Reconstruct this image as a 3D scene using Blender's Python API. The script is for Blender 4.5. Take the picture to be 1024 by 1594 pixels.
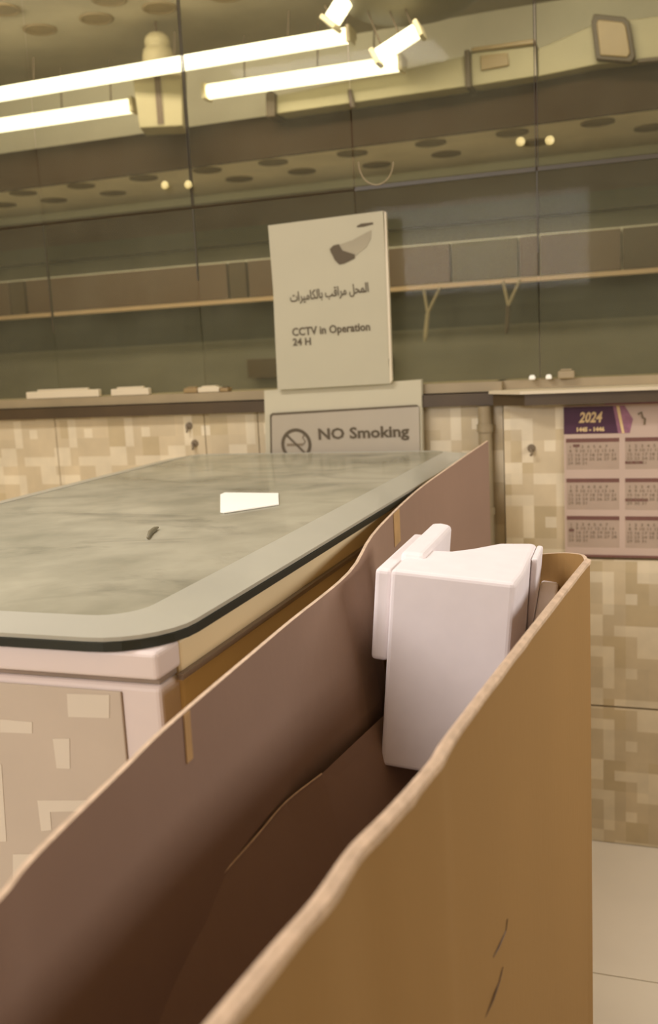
import bpy, bmesh, math, random
from mathutils import Vector, Matrix
random.seed(7)
for o in list(bpy.data.objects): bpy.data.objects.remove(o)
SC = bpy.context.scene
COL = SC.collection
# ---------------------------------------------------------------- camera
F = 1500.0; CH = 1.35
yaw, pit, rol = map(math.radians, (19.7, 9.46, 3.0))
_r = Vector((math.cos(yaw), math.sin(yaw), 0)); _f0 = Vector((-math.sin(yaw), math.cos(yaw), 0)); _z = Vector((0, 0, 1))
_f = _f0*math.cos(pit) - _z*math.sin(pit); _u = _f0*math.sin(pit) + _z*math.cos(pit)
_R = _r*math.cos(rol) - _u*math.sin(rol); _U = _r*math.sin(rol) + _u*math.cos(rol)
CC = Vector((0, 0, CH))
cam = bpy.data.cameras.new('camera'); camo = bpy.data.objects.new('camera', cam); COL.objects.link(camo)
m = Matrix((_R, _U, -_f)).transposed().to_4x4(); m.translation = CC
camo.matrix_world = m
cam.sensor_fit = 'VERTICAL'; cam.sensor_height = 36; cam.lens = F/1594*36; cam.clip_start = .02
cam.dof.use_dof = True; cam.dof.focus_distance = 1.35; cam.dof.aperture_fstop = 5.0
SC.camera = camo
SC.view_settings.view_transform = 'Standard'; SC.view_settings.look = 'None'
SC.view_settings.gamma = 1; SC.view_settings.use_curve_mapping = False
SC.view_settings.exposure = 0.0
# ---------------------------------------------------------------- world and lights
w = bpy.data.worlds.new('world'); SC.world = w; w.use_nodes = True
w.node_tree.nodes['Background'].inputs[0].default_value = (1, .86, .62, 1)
w.node_tree.nodes['Background'].inputs[1].default_value = .25
def area(name, loc, sx, sy, power, col, rot=(0, 0, 0)):
    l = bpy.data.lights.new(name, 'AREA'); l.shape = 'RECTANGLE'; l.size = sx; l.size_y = sy
    l.energy = power; l.color = col
    o = bpy.data.objects.new(name, l); COL.objects.link(o); o.location = loc; o.rotation_euler = rot
    return o
WARM = (1, .86, .66)
area('ceiling_panel_light', (-1.35, .95, 2.56), .9, .30, 28, (1, .965, .98))
area('right_fill', (1.17, 1.7, 1.62), .40, 1.4, 23, (1, .955, .95), (0, math.radians(72), 0))  # unseen fill added on the right for the freezer side and box
area('rear_fill', (-1.25, -1.52, 2.0), 1.5, .6, 44, (1, .965, .99), (math.radians(90), 0, 0))  # unseen fill added behind the camera for surfaces facing it
area('back_room_fill', (-1.4, 2.95, 2.60), 3.0, .15, 27, (1, .89, .80), (math.radians(35), 0, 0))  # hidden fill added to brighten the stand-in room behind the glass
def ray(x, y): return _f + _R*((x-512)/F) - _U*((y-797)/F)
def AY(x, y, Y): d = ray(x, y); return CC + d*(Y/d.y)          # pixel -> vertical plane Y
def AZ(x, y, z): d = ray(x, y); return CC + d*((z-CH)/d.z)     # pixel -> level plane z
W = 2.548      # tiled wall below the glass
FAR = 4.5      # rear wall of the stand-in room for the glass reflections
# ---------------------------------------------------------------- materials
def s2l(c): return tuple(((v/255)/12.92 if v/255 <= .04045 else ((v/255+.055)/1.055)**2.4) for v in c)
def mat(name, rgb, rough=.6, metal=0, var=.12, scale=8, bump=0, bscale=60, coat=0, spec=.5, attr=None, emit=None, stretch=None):
    m = bpy.data.materials.new(name); m.use_nodes = True; nt = m.node_tree; b = nt.nodes['Principled BSDF']
    c = s2l(rgb)
    tc = nt.nodes.new('ShaderNodeTexCoord'); mp = nt.nodes.new('ShaderNodeMapping')
    nt.links.new(tc.outputs['Object'], mp.inputs[0])
    if stretch: mp.inputs['Scale'].default_value = stretch
    n = nt.nodes.new('ShaderNodeTexNoise'); n.inputs['Scale'].default_value = scale; n.inputs['Detail'].default_value = 4
    nt.links.new(mp.outputs[0], n.inputs['Vector'])
    mr = nt.nodes.new('ShaderNodeMapRange'); mr.inputs['To Min'].default_value = 1-var; mr.inputs['To Max'].default_value = 1+var
    mr.inputs['From Min'].default_value = .3; mr.inputs['From Max'].default_value = .7
    nt.links.new(n.outputs['Fac'], mr.inputs['Value'])
    mx = nt.nodes.new('ShaderNodeVectorMath'); mx.operation = 'SCALE'
    if attr:
        a = nt.nodes.new('ShaderNodeAttribute'); a.attribute_name = attr; nt.links.new(a.outputs['Color'], mx.inputs[0])
    else: mx.inputs[0].default_value = c
    nt.links.new(mr.outputs[0], mx.inputs['Scale']); nt.links.new(mx.outputs[0], b.inputs['Base Color'])
    b.inputs['Roughness'].default_value = rough; b.inputs['Metallic'].default_value = metal
    b.inputs['Specular IOR Level'].default_value = spec; b.inputs['Coat Weight'].default_value = coat
    b.inputs['Coat Roughness'].default_value = .06
    if emit: b.inputs['Emission Color'].default_value = (*emit[0], 1); b.inputs['Emission Strength'].default_value = emit[1]
    if bump:
        n2 = nt.nodes.new('ShaderNodeTexNoise'); n2.inputs['Scale'].default_value = bscale; n2.inputs['Detail'].default_value = 5
        nt.links.new(mp.outputs[0], n2.inputs['Vector'])
        bp = nt.nodes.new('ShaderNodeBump'); bp.inputs['Strength'].default_value = bump; bp.inputs['Distance'].default_value = .004
        nt.links.new(n2.outputs['Fac'], bp.inputs['Height']); nt.links.new(bp.outputs[0], b.inputs['Normal'])
    return m
def glass_mat(name, tint, gloss=.1, haze=0, hcol=(.5, .5, .4), rough=.04, stain=0):
    m = bpy.data.materials.new(name); m.use_nodes = True; nt = m.node_tree; nt.nodes.clear()
    out = nt.nodes.new('ShaderNodeOutputMaterial'); t = nt.nodes.new('ShaderNodeBsdfTransparent'); t.inputs[0].default_value = (*tint, 1)
    g = nt.nodes.new('ShaderNodeBsdfGlossy'); g.inputs['Roughness'].default_value = rough
    d = nt.nodes.new('ShaderNodeBsdfDiffuse'); d.inputs[0].default_value = (*hcol, 1)
    fr = nt.nodes.new('ShaderNodeFresnel'); fr.inputs[0].default_value = 1.45
    mu = nt.nodes.new('ShaderNodeMath'); mu.operation = 'MULTIPLY'; mu.inputs[1].default_value = gloss
    nt.links.new(fr.outputs[0], mu.inputs[0])
    tc = nt.nodes.new('ShaderNodeTexCoord'); mp = nt.nodes.new('ShaderNodeMapping'); nt.links.new(tc.outputs['Object'], mp.inputs[0])
    n = nt.nodes.new('ShaderNodeTexNoise'); n.inputs['Scale'].default_value = 6; n.inputs['Detail'].default_value = 5
    nt.links.new(mp.outputs[0], n.inputs['Vector'])
    mr = nt.nodes.new('ShaderNodeMapRange'); mr.inputs['From Min'].default_value = .35; mr.inputs['From Max'].default_value = .65
    mr.inputs['To Min'].default_value = haze*.75; mr.inputs['To Max'].default_value = min(1, haze*1.2); nt.links.new(n.outputs[0], mr.inputs[0])
    if stain:                                                      # dried wipe marks and frost smears on the pane
        m2 = nt.nodes.new('ShaderNodeMapping'); m2.inputs['Scale'].default_value = (1.8, 4.2, 1); nt.links.new(tc.outputs['Object'], m2.inputs[0])
        n2 = nt.nodes.new('ShaderNodeTexNoise'); n2.inputs['Scale'].default_value = 1.6; n2.inputs['Detail'].default_value = 6; n2.inputs['Roughness'].default_value = .62; n2.inputs['Distortion'].default_value = 1.2
        nt.links.new(m2.outputs[0], n2.inputs['Vector'])
        cr = nt.nodes.new('ShaderNodeValToRGB'); cr.color_ramp.elements[0].position = .54; cr.color_ramp.elements[1].position = .74
        cr.color_ramp.elements[0].color = (*hcol, 1); cr.color_ramp.elements[1].color = (*[c*(1-stain) for c in hcol], 1)
        nt.links.new(n2.outputs[0], cr.inputs[0]); nt.links.new(cr.outputs[0], d.inputs[0])
    a = nt.nodes.new('ShaderNodeMixShader'); nt.links.new(mr.outputs[0], a.inputs[0]); nt.links.new(t.outputs[0], a.inputs[1]); nt.links.new(d.outputs[0], a.inputs[2])
    b = nt.nodes.new('ShaderNodeMixShader'); nt.links.new(mu.outputs[0], b.inputs[0]); nt.links.new(a.outputs[0], b.inputs[1]); nt.links.new(g.outputs[0], b.inputs[2])
    nt.links.new(b.outputs[0], out.inputs[0])
    return m
M = {}
M['plaster'] = mat('plaster', (176, 164, 134), .8, var=.06, scale=3)
M['stand_in_paint'] = mat('stand_in_wall_paint', (216, 206, 182), .8, var=.08, scale=2)
M['dark_end'] = mat('dark_end_panel', (96, 84, 58), .6, var=.1)
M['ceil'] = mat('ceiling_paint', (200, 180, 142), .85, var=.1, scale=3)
M['tile'] = mat('printed_tile', (170, 150, 115), .3, attr='print', var=.07, scale=14, spec=.5)
M['grout'] = mat('grout', (140, 122, 90), .9)
M['floor'] = mat('floor_tile', (240, 230, 208), .25, var=.04, scale=3)
M['brown'] = mat('dark_brown_laminate', (98, 76, 56), .5, var=.06, scale=3)
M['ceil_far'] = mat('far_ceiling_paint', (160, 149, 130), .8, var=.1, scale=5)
M['beam'] = mat('bulkhead_brown', (64, 48, 33), .85, spec=.15, var=.06, scale=3)
M['soffit'] = mat('soffit_board', (244, 232, 208), .7, var=.1, scale=5)
M['disc'] = mat('downlight_dark', (120, 102, 74), .6)
M['ring'] = mat('downlight_ring', (150, 130, 95), .4)
M['tube'] = mat('tube_glow', (255, 250, 235), .5, emit=((1, .90, .70), 2.6))
M['tubehalo'] = mat('fitting_white', (215, 200, 165), .5, var=.03)
M['cream'] = mat('cream_trunking', (172, 160, 126), .5, var=.05)
M['frame_dark'] = mat('dark_frame', (78, 60, 36), .5)
M['tan'] = mat('tan_panel', (150, 125, 82), .4, var=.08)
M['pale'] = mat('pale_shade', (176, 162, 128), .6, var=.06)
M['shelf_rod'] = mat('pinkish_rail', (190, 158, 122), .4, var=.05)
M['green_dark'] = mat('green_grey_dark', (88, 82, 64), .5, var=.1, scale=2, stretch=(1, 1, 4))
M['green_mid'] = mat('green_grey_mid', (116, 108, 88), .5, var=.12, scale=2, stretch=(1, 1, 4))
M['ledge'] = mat('ledge_beige', (154, 137, 104), .5, var=.08)
M['ledge_white'] = mat('ledge_white', (215, 200, 168), .4, var=.04)
M['ledge_dark'] = mat('ledge_dark_edge', (74, 58, 34), .5)
M['knob'] = mat('brass_knob', (250, 235, 170), .3, var=.02)
M['seal'] = mat('pane_edge', (72, 64, 46), .5)
M['card'] = mat('cardboard_outside', (158, 124, 76), .85, var=.025, scale=5, bump=.1, bscale=120, stretch=(1, 1, .3), spec=.2)
M['card_in'] = mat('cardboard_inside', (154, 127, 108), .85, var=.05, scale=4, bump=.1, spec=.2)
M['card_edge'] = mat('torn_cardboard_edge', (214, 188, 160), .95, var=.15, scale=60, bump=.5, bscale=200, spec=.1)
M['tape'] = mat('yellowed_tape', (190, 152, 100), .5, var=.15, scale=20)
M['foam'] = mat('polystyrene', (245, 236, 234), .75, var=.02, scale=30, bump=.02, bscale=260, spec=.3)
M['enamel'] = mat('white_enamel', (222, 207, 199), .3, var=.02, scale=4)
M['beige'] = mat('beige_side', (236, 214, 168), .45, var=.05, scale=4)
M['rim'] = mat('rim_plastic', (178, 174, 156), .35, var=.05, scale=6, coat=.2)
M['gasket'] = mat('gasket', (34, 36, 24), .5)
M['groove'] = mat('groove_grey', (140, 122, 104), .6)
M['inset'] = mat('glossy_front_panel', (196, 181, 162), .2, var=.04)
M['patch'] = mat('painted_reflection', (216, 204, 184), .25, var=.02)  # reflection colour laid onto the freezer front
M['frost'] = mat('frosted_goods', (178, 170, 134), .7, var=.5, scale=5, bump=.5, bscale=20)
M['bagdark'] = mat('dark_wrapped_goods', (120, 112, 86), .5, var=.3, scale=12)
M['paper'] = mat('paper', (184, 176, 148), .8, var=.02)
M['paper_w'] = mat('white_board', (194, 185, 156), .7, var=.02)
M['laminate'] = mat('grey_laminate', (172, 160, 138), .35, var=.03)
M['ink'] = mat('ink', (92, 80, 60), .8, var=.02)
M['ink2'] = mat('ink_soft', (128, 112, 88), .8)
M['inkgrey'] = mat('ink_mid_grey', (160, 150, 124), .8)
M['calpaper'] = mat('calendar_paper', (198, 174, 154), .7, var=.03)
M['calcell'] = mat('calendar_month_tint', (178, 156, 134), .7, var=.06)
M['purple'] = mat('purple_print', (72, 34, 56), .6, var=.08)
M['mauve'] = mat('mauve_print', (150, 100, 116), .6, var=.2, scale=60)
M['bar'] = mat('month_bar', (116, 78, 66), .7, var=.08)
M['gold'] = mat('gold_print', (226, 196, 140), .7)
M['glint_plug'] = mat('glint_plug_white', (255, 252, 240), .6, var=.01)  # white plugs, and the painted lamp glint on the lid
M['red'] = mat('red_trim', (120, 50, 30), .6)
M['glass'] = glass_mat('pane_glass', (.93, .94, .84), gloss=.06, haze=.07, hcol=(.42, .40, .28))
M['lid_glass'] = glass_mat('lid_glass', (.92, .94, .84), gloss=.5, haze=.68, hcol=(.53, .49, .355), rough=.12, stain=.42)
# ---------------------------------------------------------------- helpers
def link(name, bm, m, parent=None, bevel=0, smooth=False):
    me = bpy.data.meshes.new(name)
    bmesh.ops.recalc_face_normals(bm, faces=bm.faces)
    bm.to_mesh(me); bm.free()
    for k in (m if isinstance(m, (list, tuple)) else [m]): me.materials.append(M[k] if isinstance(k, str) else k)
    if smooth:
        for p in me.polygons: p.use_smooth = True
    o = bpy.data.objects.new(name, me); COL.objects.link(o)
    if parent is not None: o.parent = parent
    if bevel:
        b = o.modifiers.new('bevel', 'BEVEL'); b.width = bevel; b.segments = 3; b.limit_method = 'ANGLE'
    return o
def thing(name, label, cat, loc=(0, 0, 0), rz=0, group=None):
    o = bpy.data.objects.new(name, None); COL.objects.link(o); o.location = loc; o.rotation_euler = (0, 0, rz)
    o.empty_display_size = .05
    return tag(o, label, cat, group)
def tag(o, label, cat, group=None):
    o['label'] = label; o['category'] = cat
    if group: o['group'] = group
    return o
def struct(o): o['kind'] = 'structure'; return o
def bx(bm, x0, x1, y0, y1, z0, z1, mi=0):
    v = [bm.verts.new(p) for p in [(x0, y0, z0), (x1, y0, z0), (x1, y1, z0), (x0, y1, z0), (x0, y0, z1), (x1, y0, z1), (x1, y1, z1), (x0, y1, z1)]]
    for f in [(0, 3, 2, 1), (4, 5, 6, 7), (0, 1, 5, 4), (1, 2, 6, 5), (2, 3, 7, 6), (3, 0, 4, 7)]:
        bm.faces.new([v[i] for i in f]).material_index = mi
    return v
def box(name, x0, x1, y0, y1, z0, z1, m, parent=None, bevel=0):
    """a box with its own origin at its centre base; coordinates are local to the parent"""
    bm = bmesh.new(); cx, cy = (x0+x1)/2, (y0+y1)/2
    bx(bm, x0-cx, x1-cx, y0-cy, y1-cy, 0, z1-z0)
    o = link(name, bm, m, parent, bevel); o.location = (cx, cy, z0); return o
def prism(bm, pts, ax, d0, d1):
    """pts: 2D outline; ax 'y' -> (x,z) swept along y, 'z' -> (x,y) swept along z, 'x' -> (y,z)"""
    def q(p, d): return (p[0], d, p[1]) if ax == 'y' else (p[0], p[1], d) if ax == 'z' else (d, p[0], p[1])
    a = [bm.verts.new(q(p, d0)) for p in pts]; b = [bm.verts.new(q(p, d1)) for p in pts]
    bm.faces.new(a); bm.faces.new(b[::-1]); n = len(pts)
    for i in range(n): bm.faces.new((a[i], b[i], b[(i+1) % n], a[(i+1) % n]))
def cyl(bm, c, r, h, ax='z', n=24, r2=None):
    r2 = r if r2 is None else r2
    def q(a, rr, t):
        u, v = rr*math.cos(a), rr*math.sin(a)
        return (c[0]+u, c[1]+v, c[2]+t) if ax == 'z' else (c[0]+u, c[1]+t, c[2]+v) if ax == 'y' else (c[0]+t, c[1]+u, c[2]+v)
    A = [bm.verts.new(q(2*math.pi*i/n, r, 0)) for i in range(n)]; B = [bm.verts.new(q(2*math.pi*i/n, r2, h)) for i in range(n)]
    bm.faces.new(A); bm.faces.new(B[::-1])
    for i in range(n): bm.faces.new((A[i], B[i], B[(i+1) % n], A[(i+1) % n]))
def tube(bm, pts, r, n=8):
    pts = [Vector(p) for p in pts]; rings = []
    for i, p in enumerate(pts):
        t = (pts[min(i+1, len(pts)-1)] - pts[max(i-1, 0)]).normalized()
        s = t.orthogonal().normalized() if i == 0 else (s - t*s.dot(t)).normalized()
        b = t.cross(s); rr = r[i] if isinstance(r, (list, tuple)) else r
        rings.append([bm.verts.new(p + (s*math.cos(2*math.pi*k/n) + b*math.sin(2*math.pi*k/n))*rr) for k in range(n)])
    for a, b in zip(rings, rings[1:]):
        for k in range(n): bm.faces.new((a[k], a[(k+1) % n], b[(k+1) % n], b[k]))
    bm.faces.new(rings[0]); bm.faces.new(rings[-1][::-1])
def text_mesh(name, s, size, m, parent, loc, rot=(math.pi/2, 0, 0), fit=None, bold=0, shear=0, ext=.0003, align='LEFT'):
    cu = bpy.data.curves.new(name, 'FONT'); cu.body = s; cu.size = size; cu.resolution_u = 2; cu.extrude = ext
    cu.offset = bold; cu.shear = shear; cu.align_x = align
    t = bpy.data.objects.new(name, cu); COL.objects.link(t); bpy.context.view_layer.update()
    me = bpy.data.meshes.new_from_object(t.evaluated_get(bpy.context.evaluated_depsgraph_get()))
    bpy.data.objects.remove(t); bpy.data.curves.remove(cu)
    me.materials.clear(); me.materials.append(M[m])
    if fit and me.vertices:
        xs = [v.co.x for v in me.vertices]; k = fit/(max(xs)-min(xs)); x0 = min(xs)
        for v in me.vertices: v.co.x = (v.co.x-x0)*k
    o = bpy.data.objects.new(name, me); COL.objects.link(o); o.parent = parent; o.location = loc; o.rotation_euler = rot
    return o
# ---------------------------------------------------------------- setting: walls, floor, ceiling
XL, XR, YB, YF, ZC = -2.8, 1.2, -1.6, 4.5, 2.62
fl = struct(box('floor', XL, XR, YB, W, -.08, -.006, 'grout'))
proto = None
for i in range(7):
    for j in range(7):
        x0 = XL + .02 + i*.6 - .05; y0 = W - .6*(j+1)
        x1 = min(x0+.597, XR); y1 = y0+.597
        x0 = max(x0, XL); y0 = max(y0, YB)
        if x1-x0 < .03 or y1-y0 < .03: continue
        t = box('floor_tile', x0, x1, y0, y1, -.006, 0, 'floor'); t.parent = fl; t.location = Vector(t.location) - Vector(fl.location)
struct(box('ceiling', XL, XR, YB, W, ZC, ZC+.08, 'ceil'))
PAT = ["1110011", "0010000", "0010100", "0010000", "1100000", "1101111", "0000011"]
CELL = .0286
def wall_tile(parent, x0, x1, z0, z1, yf, sign=-1, ox=0, oz=0):
    """printed ceramic tile: front face cut into the printed patches"""
    bm = bmesh.new()
    cx, cz = (x0+x1)/2, (z0+z1)/2; cols = []
    xs = [x0]; k = math.ceil((x0-ox)/CELL + 1e-4)
    while ox + k*CELL < x1-1e-4: xs.append(ox+k*CELL); k += 1
    xs.append(x1)
    zs = [z0]; k = math.ceil((z0-oz)/CELL + 1e-4)
    while oz + k*CELL < z1-1e-4: zs.append(oz+k*CELL); k += 1
    zs.append(z1)
    base = s2l((208, 190, 154)); lite = s2l((226, 211, 178)); mid = s2l((198, 179, 140))
    g = [[bm.verts.new((x-cx, 0, z-cz)) for z in zs] for x in xs]
    for a in range(len(xs)-1):
        for b in range(len(zs)-1):
            f = bm.faces.new((g[a][b], g[a+1][b], g[a+1][b+1], g[a][b+1]))
            ci = math.floor(((xs[a]+xs[a+1])/2-ox)/CELL); ri = math.floor(((zs[b]+zs[b+1])/2-oz)/CELL)
            on = PAT[6 - ri % 7][ci % 7] == '1'
            rnd = random.Random((ci//2)*91+(ri//3)*37)
            t = rnd.random()
            c = lite if on else (mid if t < .25 else base)
            k = rnd.uniform(.92, 1.06); cols.append((c[0]*k, c[1]*k, c[2]*k, 1))
    # sides
    h = .008
    o4 = [bm.verts.new(p) for p in [(x0-cx, h, z0-cz), (x1-cx, h, z0-cz), (x1-cx, h, z1-cz), (x0-cx, h, z1-cz)]]
    bm.faces.new(o4[::-1]); cols.append((*base, 1))
    bot = [g[a][0] for a in range(len(xs))]; rig = g[-1]; top = [g[a][-1] for a in range(len(xs))][::-1]; lef = g[0][::-1]
    for chain, e0, e1 in ((bot, o4[0], o4[1]), (rig, o4[1], o4[2]), (top, o4[2], o4[3]), (lef, o4[3], o4[0])):
        bm.faces.new(list(chain)+[e1, e0]); cols.append((*base, 1))
    me = bpy.data.meshes.new('wall_tile'); bm.to_mesh(me); bm.free(); me.materials.append(M['tile'])
    at = me.attributes.new('print', 'FLOAT_COLOR', 'FACE')
    for i, c in enumerate(cols): at.data[i].color = c
    o = bpy.data.objects.new('wall_tile', me); COL.objects.link(o); o.parent = parent
    o.location = Vector((cx, yf, cz)) - Vector(parent.location)
    if sign > 0: o.rotation_euler = (0, 0, math.pi)
    return o
XS = -.412                                   # where the wall steps forward
wl = struct(box('wall_front', XL, XS, W+.008, W+.12, 0, 1.19, 'grout'))
wr = struct(box('wall_front', XS+.004, XR, W-.022, W+.12, 0, 1.19, 'grout'))
for rows in ((0, .385), (.388, .785), (.788, 1.188)):
    js = [XL, -2.4, -1.80, -1.285, -1.115, -.76, XS]
    for a, b in zip(js, js[1:]): wall_tile(wl, a+.0015, b-.0015, rows[0]+.002, rows[1], W, ox=-.01, oz=.01)
    js = [XS+.004, -.01, .39, .79, XR]
    for a, b in zip(js, js[1:]): wall_tile(wr, a+.0015, b-.0015, rows[0]+.002, rows[1], W-.03, ox=-.218, oz=.552-CELL*14)
wb = struct(box('wall_back', XL, XR, YB-.12, YB-.008, 0, ZC, 'grout'))
for i in range(10):
    for j in range(6):
        wall_tile(wb, XL+i*.4+.0015, XL+i*.4+.3985, j*.43+.002, min(j*.43+.428, ZC-.02), YB, sign=1)
struct(box('wall_left', XL-.1, XL, YB, W, 0, ZC, 'plaster'))
struct(box('wall_right', XR, XR+.1, YB, W, 0, ZC, 'plaster'))
# reflections in the glossy doors, built as a stand-in room behind them
struct(box('stand_in_wall_far', -4.6, .7, FAR, FAR+.1, 0, 2.8, 'stand_in_paint'))
struct(box('stand_in_wall_left', -4.7, -4.6, W+.12, FAR, 0, 2.8, 'stand_in_paint'))
struct(box('stand_in_wall_right', .5, .6, W+.13, FAR, 0, 2.8, 'dark_end'))
struct(box('stand_in_floor', -4.7, .7, W+.12, FAR, -.08, 0, 'floor'))
ZF = 2.66
struct(box('stand_in_ceiling', -4.7, .7, W+.12, FAR, ZF, ZF+.08, 'ceil_far'))
# reflected bulkhead: brown front, board underside
YS = 3.8
zt = AY(150, 218, YS).z; zb = AY(150, 279, YS).z
struct(box('trim_1', -4.6, .5, YS, YS+.02, zb, zt, 'beam'))
struct(box('stand_in_soffit', -4.6, .5, YS+.02, FAR, zb+.003, zb+.03, 'soffit'))
struct(box('trim_2', -4.6, .5, YS+.35, YS+.40, zb+.03, ZF, 'stand_in_paint'))  # trim of the stand-in room
# recessed downlights
def downlight(p, label, r=.07, group=None):
    t = thing('recessed_downlight', label, 'ceiling light', p, 0, group)
    bm = bmesh.new()
    n = 28; A = []; 
    for rr, z in ((r, 0), (r*1.0, -.006), (r*.82, -.008), (r*.78, -.001)):
        A.append([bm.verts.new((rr*math.cos(2*math.pi*i/n), rr*math.sin(2*math.pi*i/n), z)) for i in range(n)])
    for a, b in zip(A, A[1:]):
        for i in range(n): bm.faces.new((a[i], a[(i+1) % n], b[(i+1) % n], b[i]))
    link('ring', bm, 'disc', t, smooth=True)
    bm = bmesh.new(); cyl(bm, (0, 0, -.004), r*.8, .003, n=28); link('dark_well', bm, 'disc', t)
for x, y in [(4, 14), (62, 45), (150, 28), (170, -2), (248, 11), (352, -8)]:
    p = AZ(x, y, ZF)
    downlight((p.x, p.y, ZF), {4: 'dark downlight in the upper ceiling at the very top left corner', 62: 'dark downlight in the upper ceiling just above the left end of the long tube', 150: 'second dark downlight of the upper ceiling from the left, between two others', 170: 'dark downlight cut off by the top edge, above the left group', 248: 'dark downlight in the upper ceiling right above the hanging lantern', 352: 'dark downlight cut off by the top edge right of the lantern'}[x], .066, 'dark downlights in the upper ceiling reflected in the glass')
ORD = ['first', 'second', 'third', 'fourth', 'fifth', 'sixth', 'seventh', 'eighth', 'ninth', 'tenth']; cnt = {0: 0, 1: 0}
for x, y in sorted([(28, 299), (120, 288), (5, 319), (84, 312), (176, 301), (222, 277), (322, 265), (372, 279), (425, 253), (470, 267), (548, 239), (586, 257), (670, 223), (694, 240), (797, 207), (835, 222), (930, 191), (1012, 199)]):
    p = AZ(x, y, zb); rw = int(p.y > 4.1); cnt[rw] += 1
    downlight((p.x, min(max(p.y, YS+.1), FAR-.09), zb+.003), '%s dark downlight from the left in the %s row of the low soffit' % (ORD[cnt[rw]-1], ('front', 'rear')[rw]), .062, 'dark downlights in the low soffit reflected in the glass')
# reflected fluorescent tubes and flares
def fitting(a, b, Y, r, label):
    p, q = AY(*a, Y), AY(*b, Y); c = (p+q)/2; L = (q-p).length
    t = thing('fluorescent_fitting', label, 'ceiling light', c); t.rotation_euler = (0, -math.atan2(q.z-p.z, q.x-p.x), 0)
    bm = bmesh.new(); bx(bm, -L/2, L/2, -.0+r*.9, r*2.2, -r*.2, r*1.0); link('housing', bm, 'tubehalo', t, bevel=.004)
    bm = bmesh.new(); cyl(bm, (-L/2+.02, 0, 0), r, L-.04, 'x'); link('tube', bm, 'tube', t, smooth=False)
    for s in (-1, 1):
        bm = bmesh.new(); bx(bm, s*(L/2-.008)-.008, s*(L/2-.008)+.008, -r*1.05, r*1.5, -r*1.05, r*1.1); link('end_cap', bm, 'tubehalo', t, bevel=.004)
    for s in (-.6, .15, .7):
        bm = bmesh.new(); tube(bm, [(s*L/2, r, r), (s*L/2+.01, r, ZF-c.z-.1)], .003); link('hanger', bm, 'frame_dark', t)
    return t
fitting((-60, 157), (548, 54), 3.45, .027, 'long glowing fluorescent tube, the higher of two, reflected in the glass')
fitting((-60, 204), (211, 164), 3.62, .028, 'glowing fluorescent tube at the far left, below the long one, reflected in the glass')
fitting((318, 144), (628, 98), 3.62, .028, 'glowing fluorescent tube right of the hanging pale lantern, reflected in the glass')
fitting((582, 92), (656, 44), 3.3, .026, 'slanting bright flare beside the dark dome, built as a short glowing tube')  # tube flare given the body of an added glowing fitting
fitting((512, 40), (556, -30), 3.3, .03, 'bright flare at the top edge right of the long tube, built as a glowing tube')  # second flare, also built as an added glowing fitting
# hanging pale box lantern
p = AY(255, 204, 3.62); q = AY(255, 105, 3.62)
t = thing('hanging_lantern', 'pale box-shaped hanging lantern with a domed cap crossing the tubes', 'lamp', p, .35)
H = q.z-p.z
bm = bmesh.new(); prism(bm, [(-.085, 0), (.085, 0), (.10, H), (-.10, H)], 'y', -.07, .07); link('shade', bm, 'pale', t, bevel=.006)
bm = bmesh.new(); bx(bm, -.012, .012, -.074, -.068, .01, H-.01); link('seam_strip', bm, 'brown', t)
bm = bmesh.new()
prof = [(.002, .13), (.03, .128), (.045, .115), (.05, .10), (.05, .085), (.04, .08), (.055, .07), (.062, .045), (.065, 0)]
rings = [[bm.verts.new((r*math.cos(k*math.pi/10), r*math.sin(k*math.pi/10), H+z)) for k in range(20)] for r, z in prof]
for a, b in zip(rings, rings[1:]):
    for k in range(20): bm.faces.new((a[k], a[(k+1) % 20], b[(k+1) % 20], b[k]))
link('cap', bm, 'pale', t, smooth=True)
bm = bmesh.new(); tube(bm, [(0, 0, H+.1), (0, 0, ZF-p.z)], .005); link('cord', bm, 'frame_dark', t)
# dark dome at the top
p = AY(640, 18, 3.40)
t = thing('dark_dome', 'large dark domed ceiling fixture above the end of the tubes', 'ceiling light', p)
bm = bmesh.new(); prof = [(.26, .09), (.25, .05), (.20, .015), (.12, -.01), (.02, -.02)]
rings = [[bm.verts.new((r*math.cos(k*math.pi/14), r*math.sin(k*math.pi/14), z)) for k in range(28)] for r, z in prof]
for a, b in zip(rings, rings[1:]):
    for k in range(28): bm.faces.new((a[k], a[(k+1) % 28], b[(k+1) % 28], b[k]))
bm.faces.new(rings[-1]); bm.faces.new(rings[0])
link('dome', bm, 'green_mid', t, smooth=True)
bm = bmesh.new(); cyl(bm, (0, 0, .09), .262, max(.02, ZF-p.z-.09)); link('collar', bm, 'green_mid', t)
# cream trunking, right half
def slab(name, px, Y, th, m, parent=None, org=None):
    pts = [AY(x, y, Y) for x, y in px]; org = org or Vector((0, 0, 0))
    bm = bmesh.new(); prism(bm, [(p.x-org.x, p.z-org.z) for p in pts], 'y', Y-org.y, Y+th-org.y)
    return link(name, bm, m, parent, bevel=.004)
YD = 3.7
o0 = AY(600, 160, YD)
t = thing('cream_duct', 'long cream boxed duct running along the bulkhead from the dark cap to the bracket', 'duct', o0)
slab('duct_body', [(424, 178), (424, 150), (620, 110), (726, 86), (728, 134)], YD, .10, 'cream', t, o0)
slab('end_cap', [(414, 183), (413, 146), (420, 140), (428, 146), (428, 181)], YD-.02, .14, 'frame_dark', t, o0)
slab('joint_band', [(724, 137), (722, 78), (730, 76), (733, 136)], YD-.02, .14, 'frame_dark', t, o0)
slab('support_hook', [(545, 168), (540, 140), (546, 138), (553, 167)], YD-.015, .02, 'frame_dark', t, o0)
o0 = AY(768, 120, YD)
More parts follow.
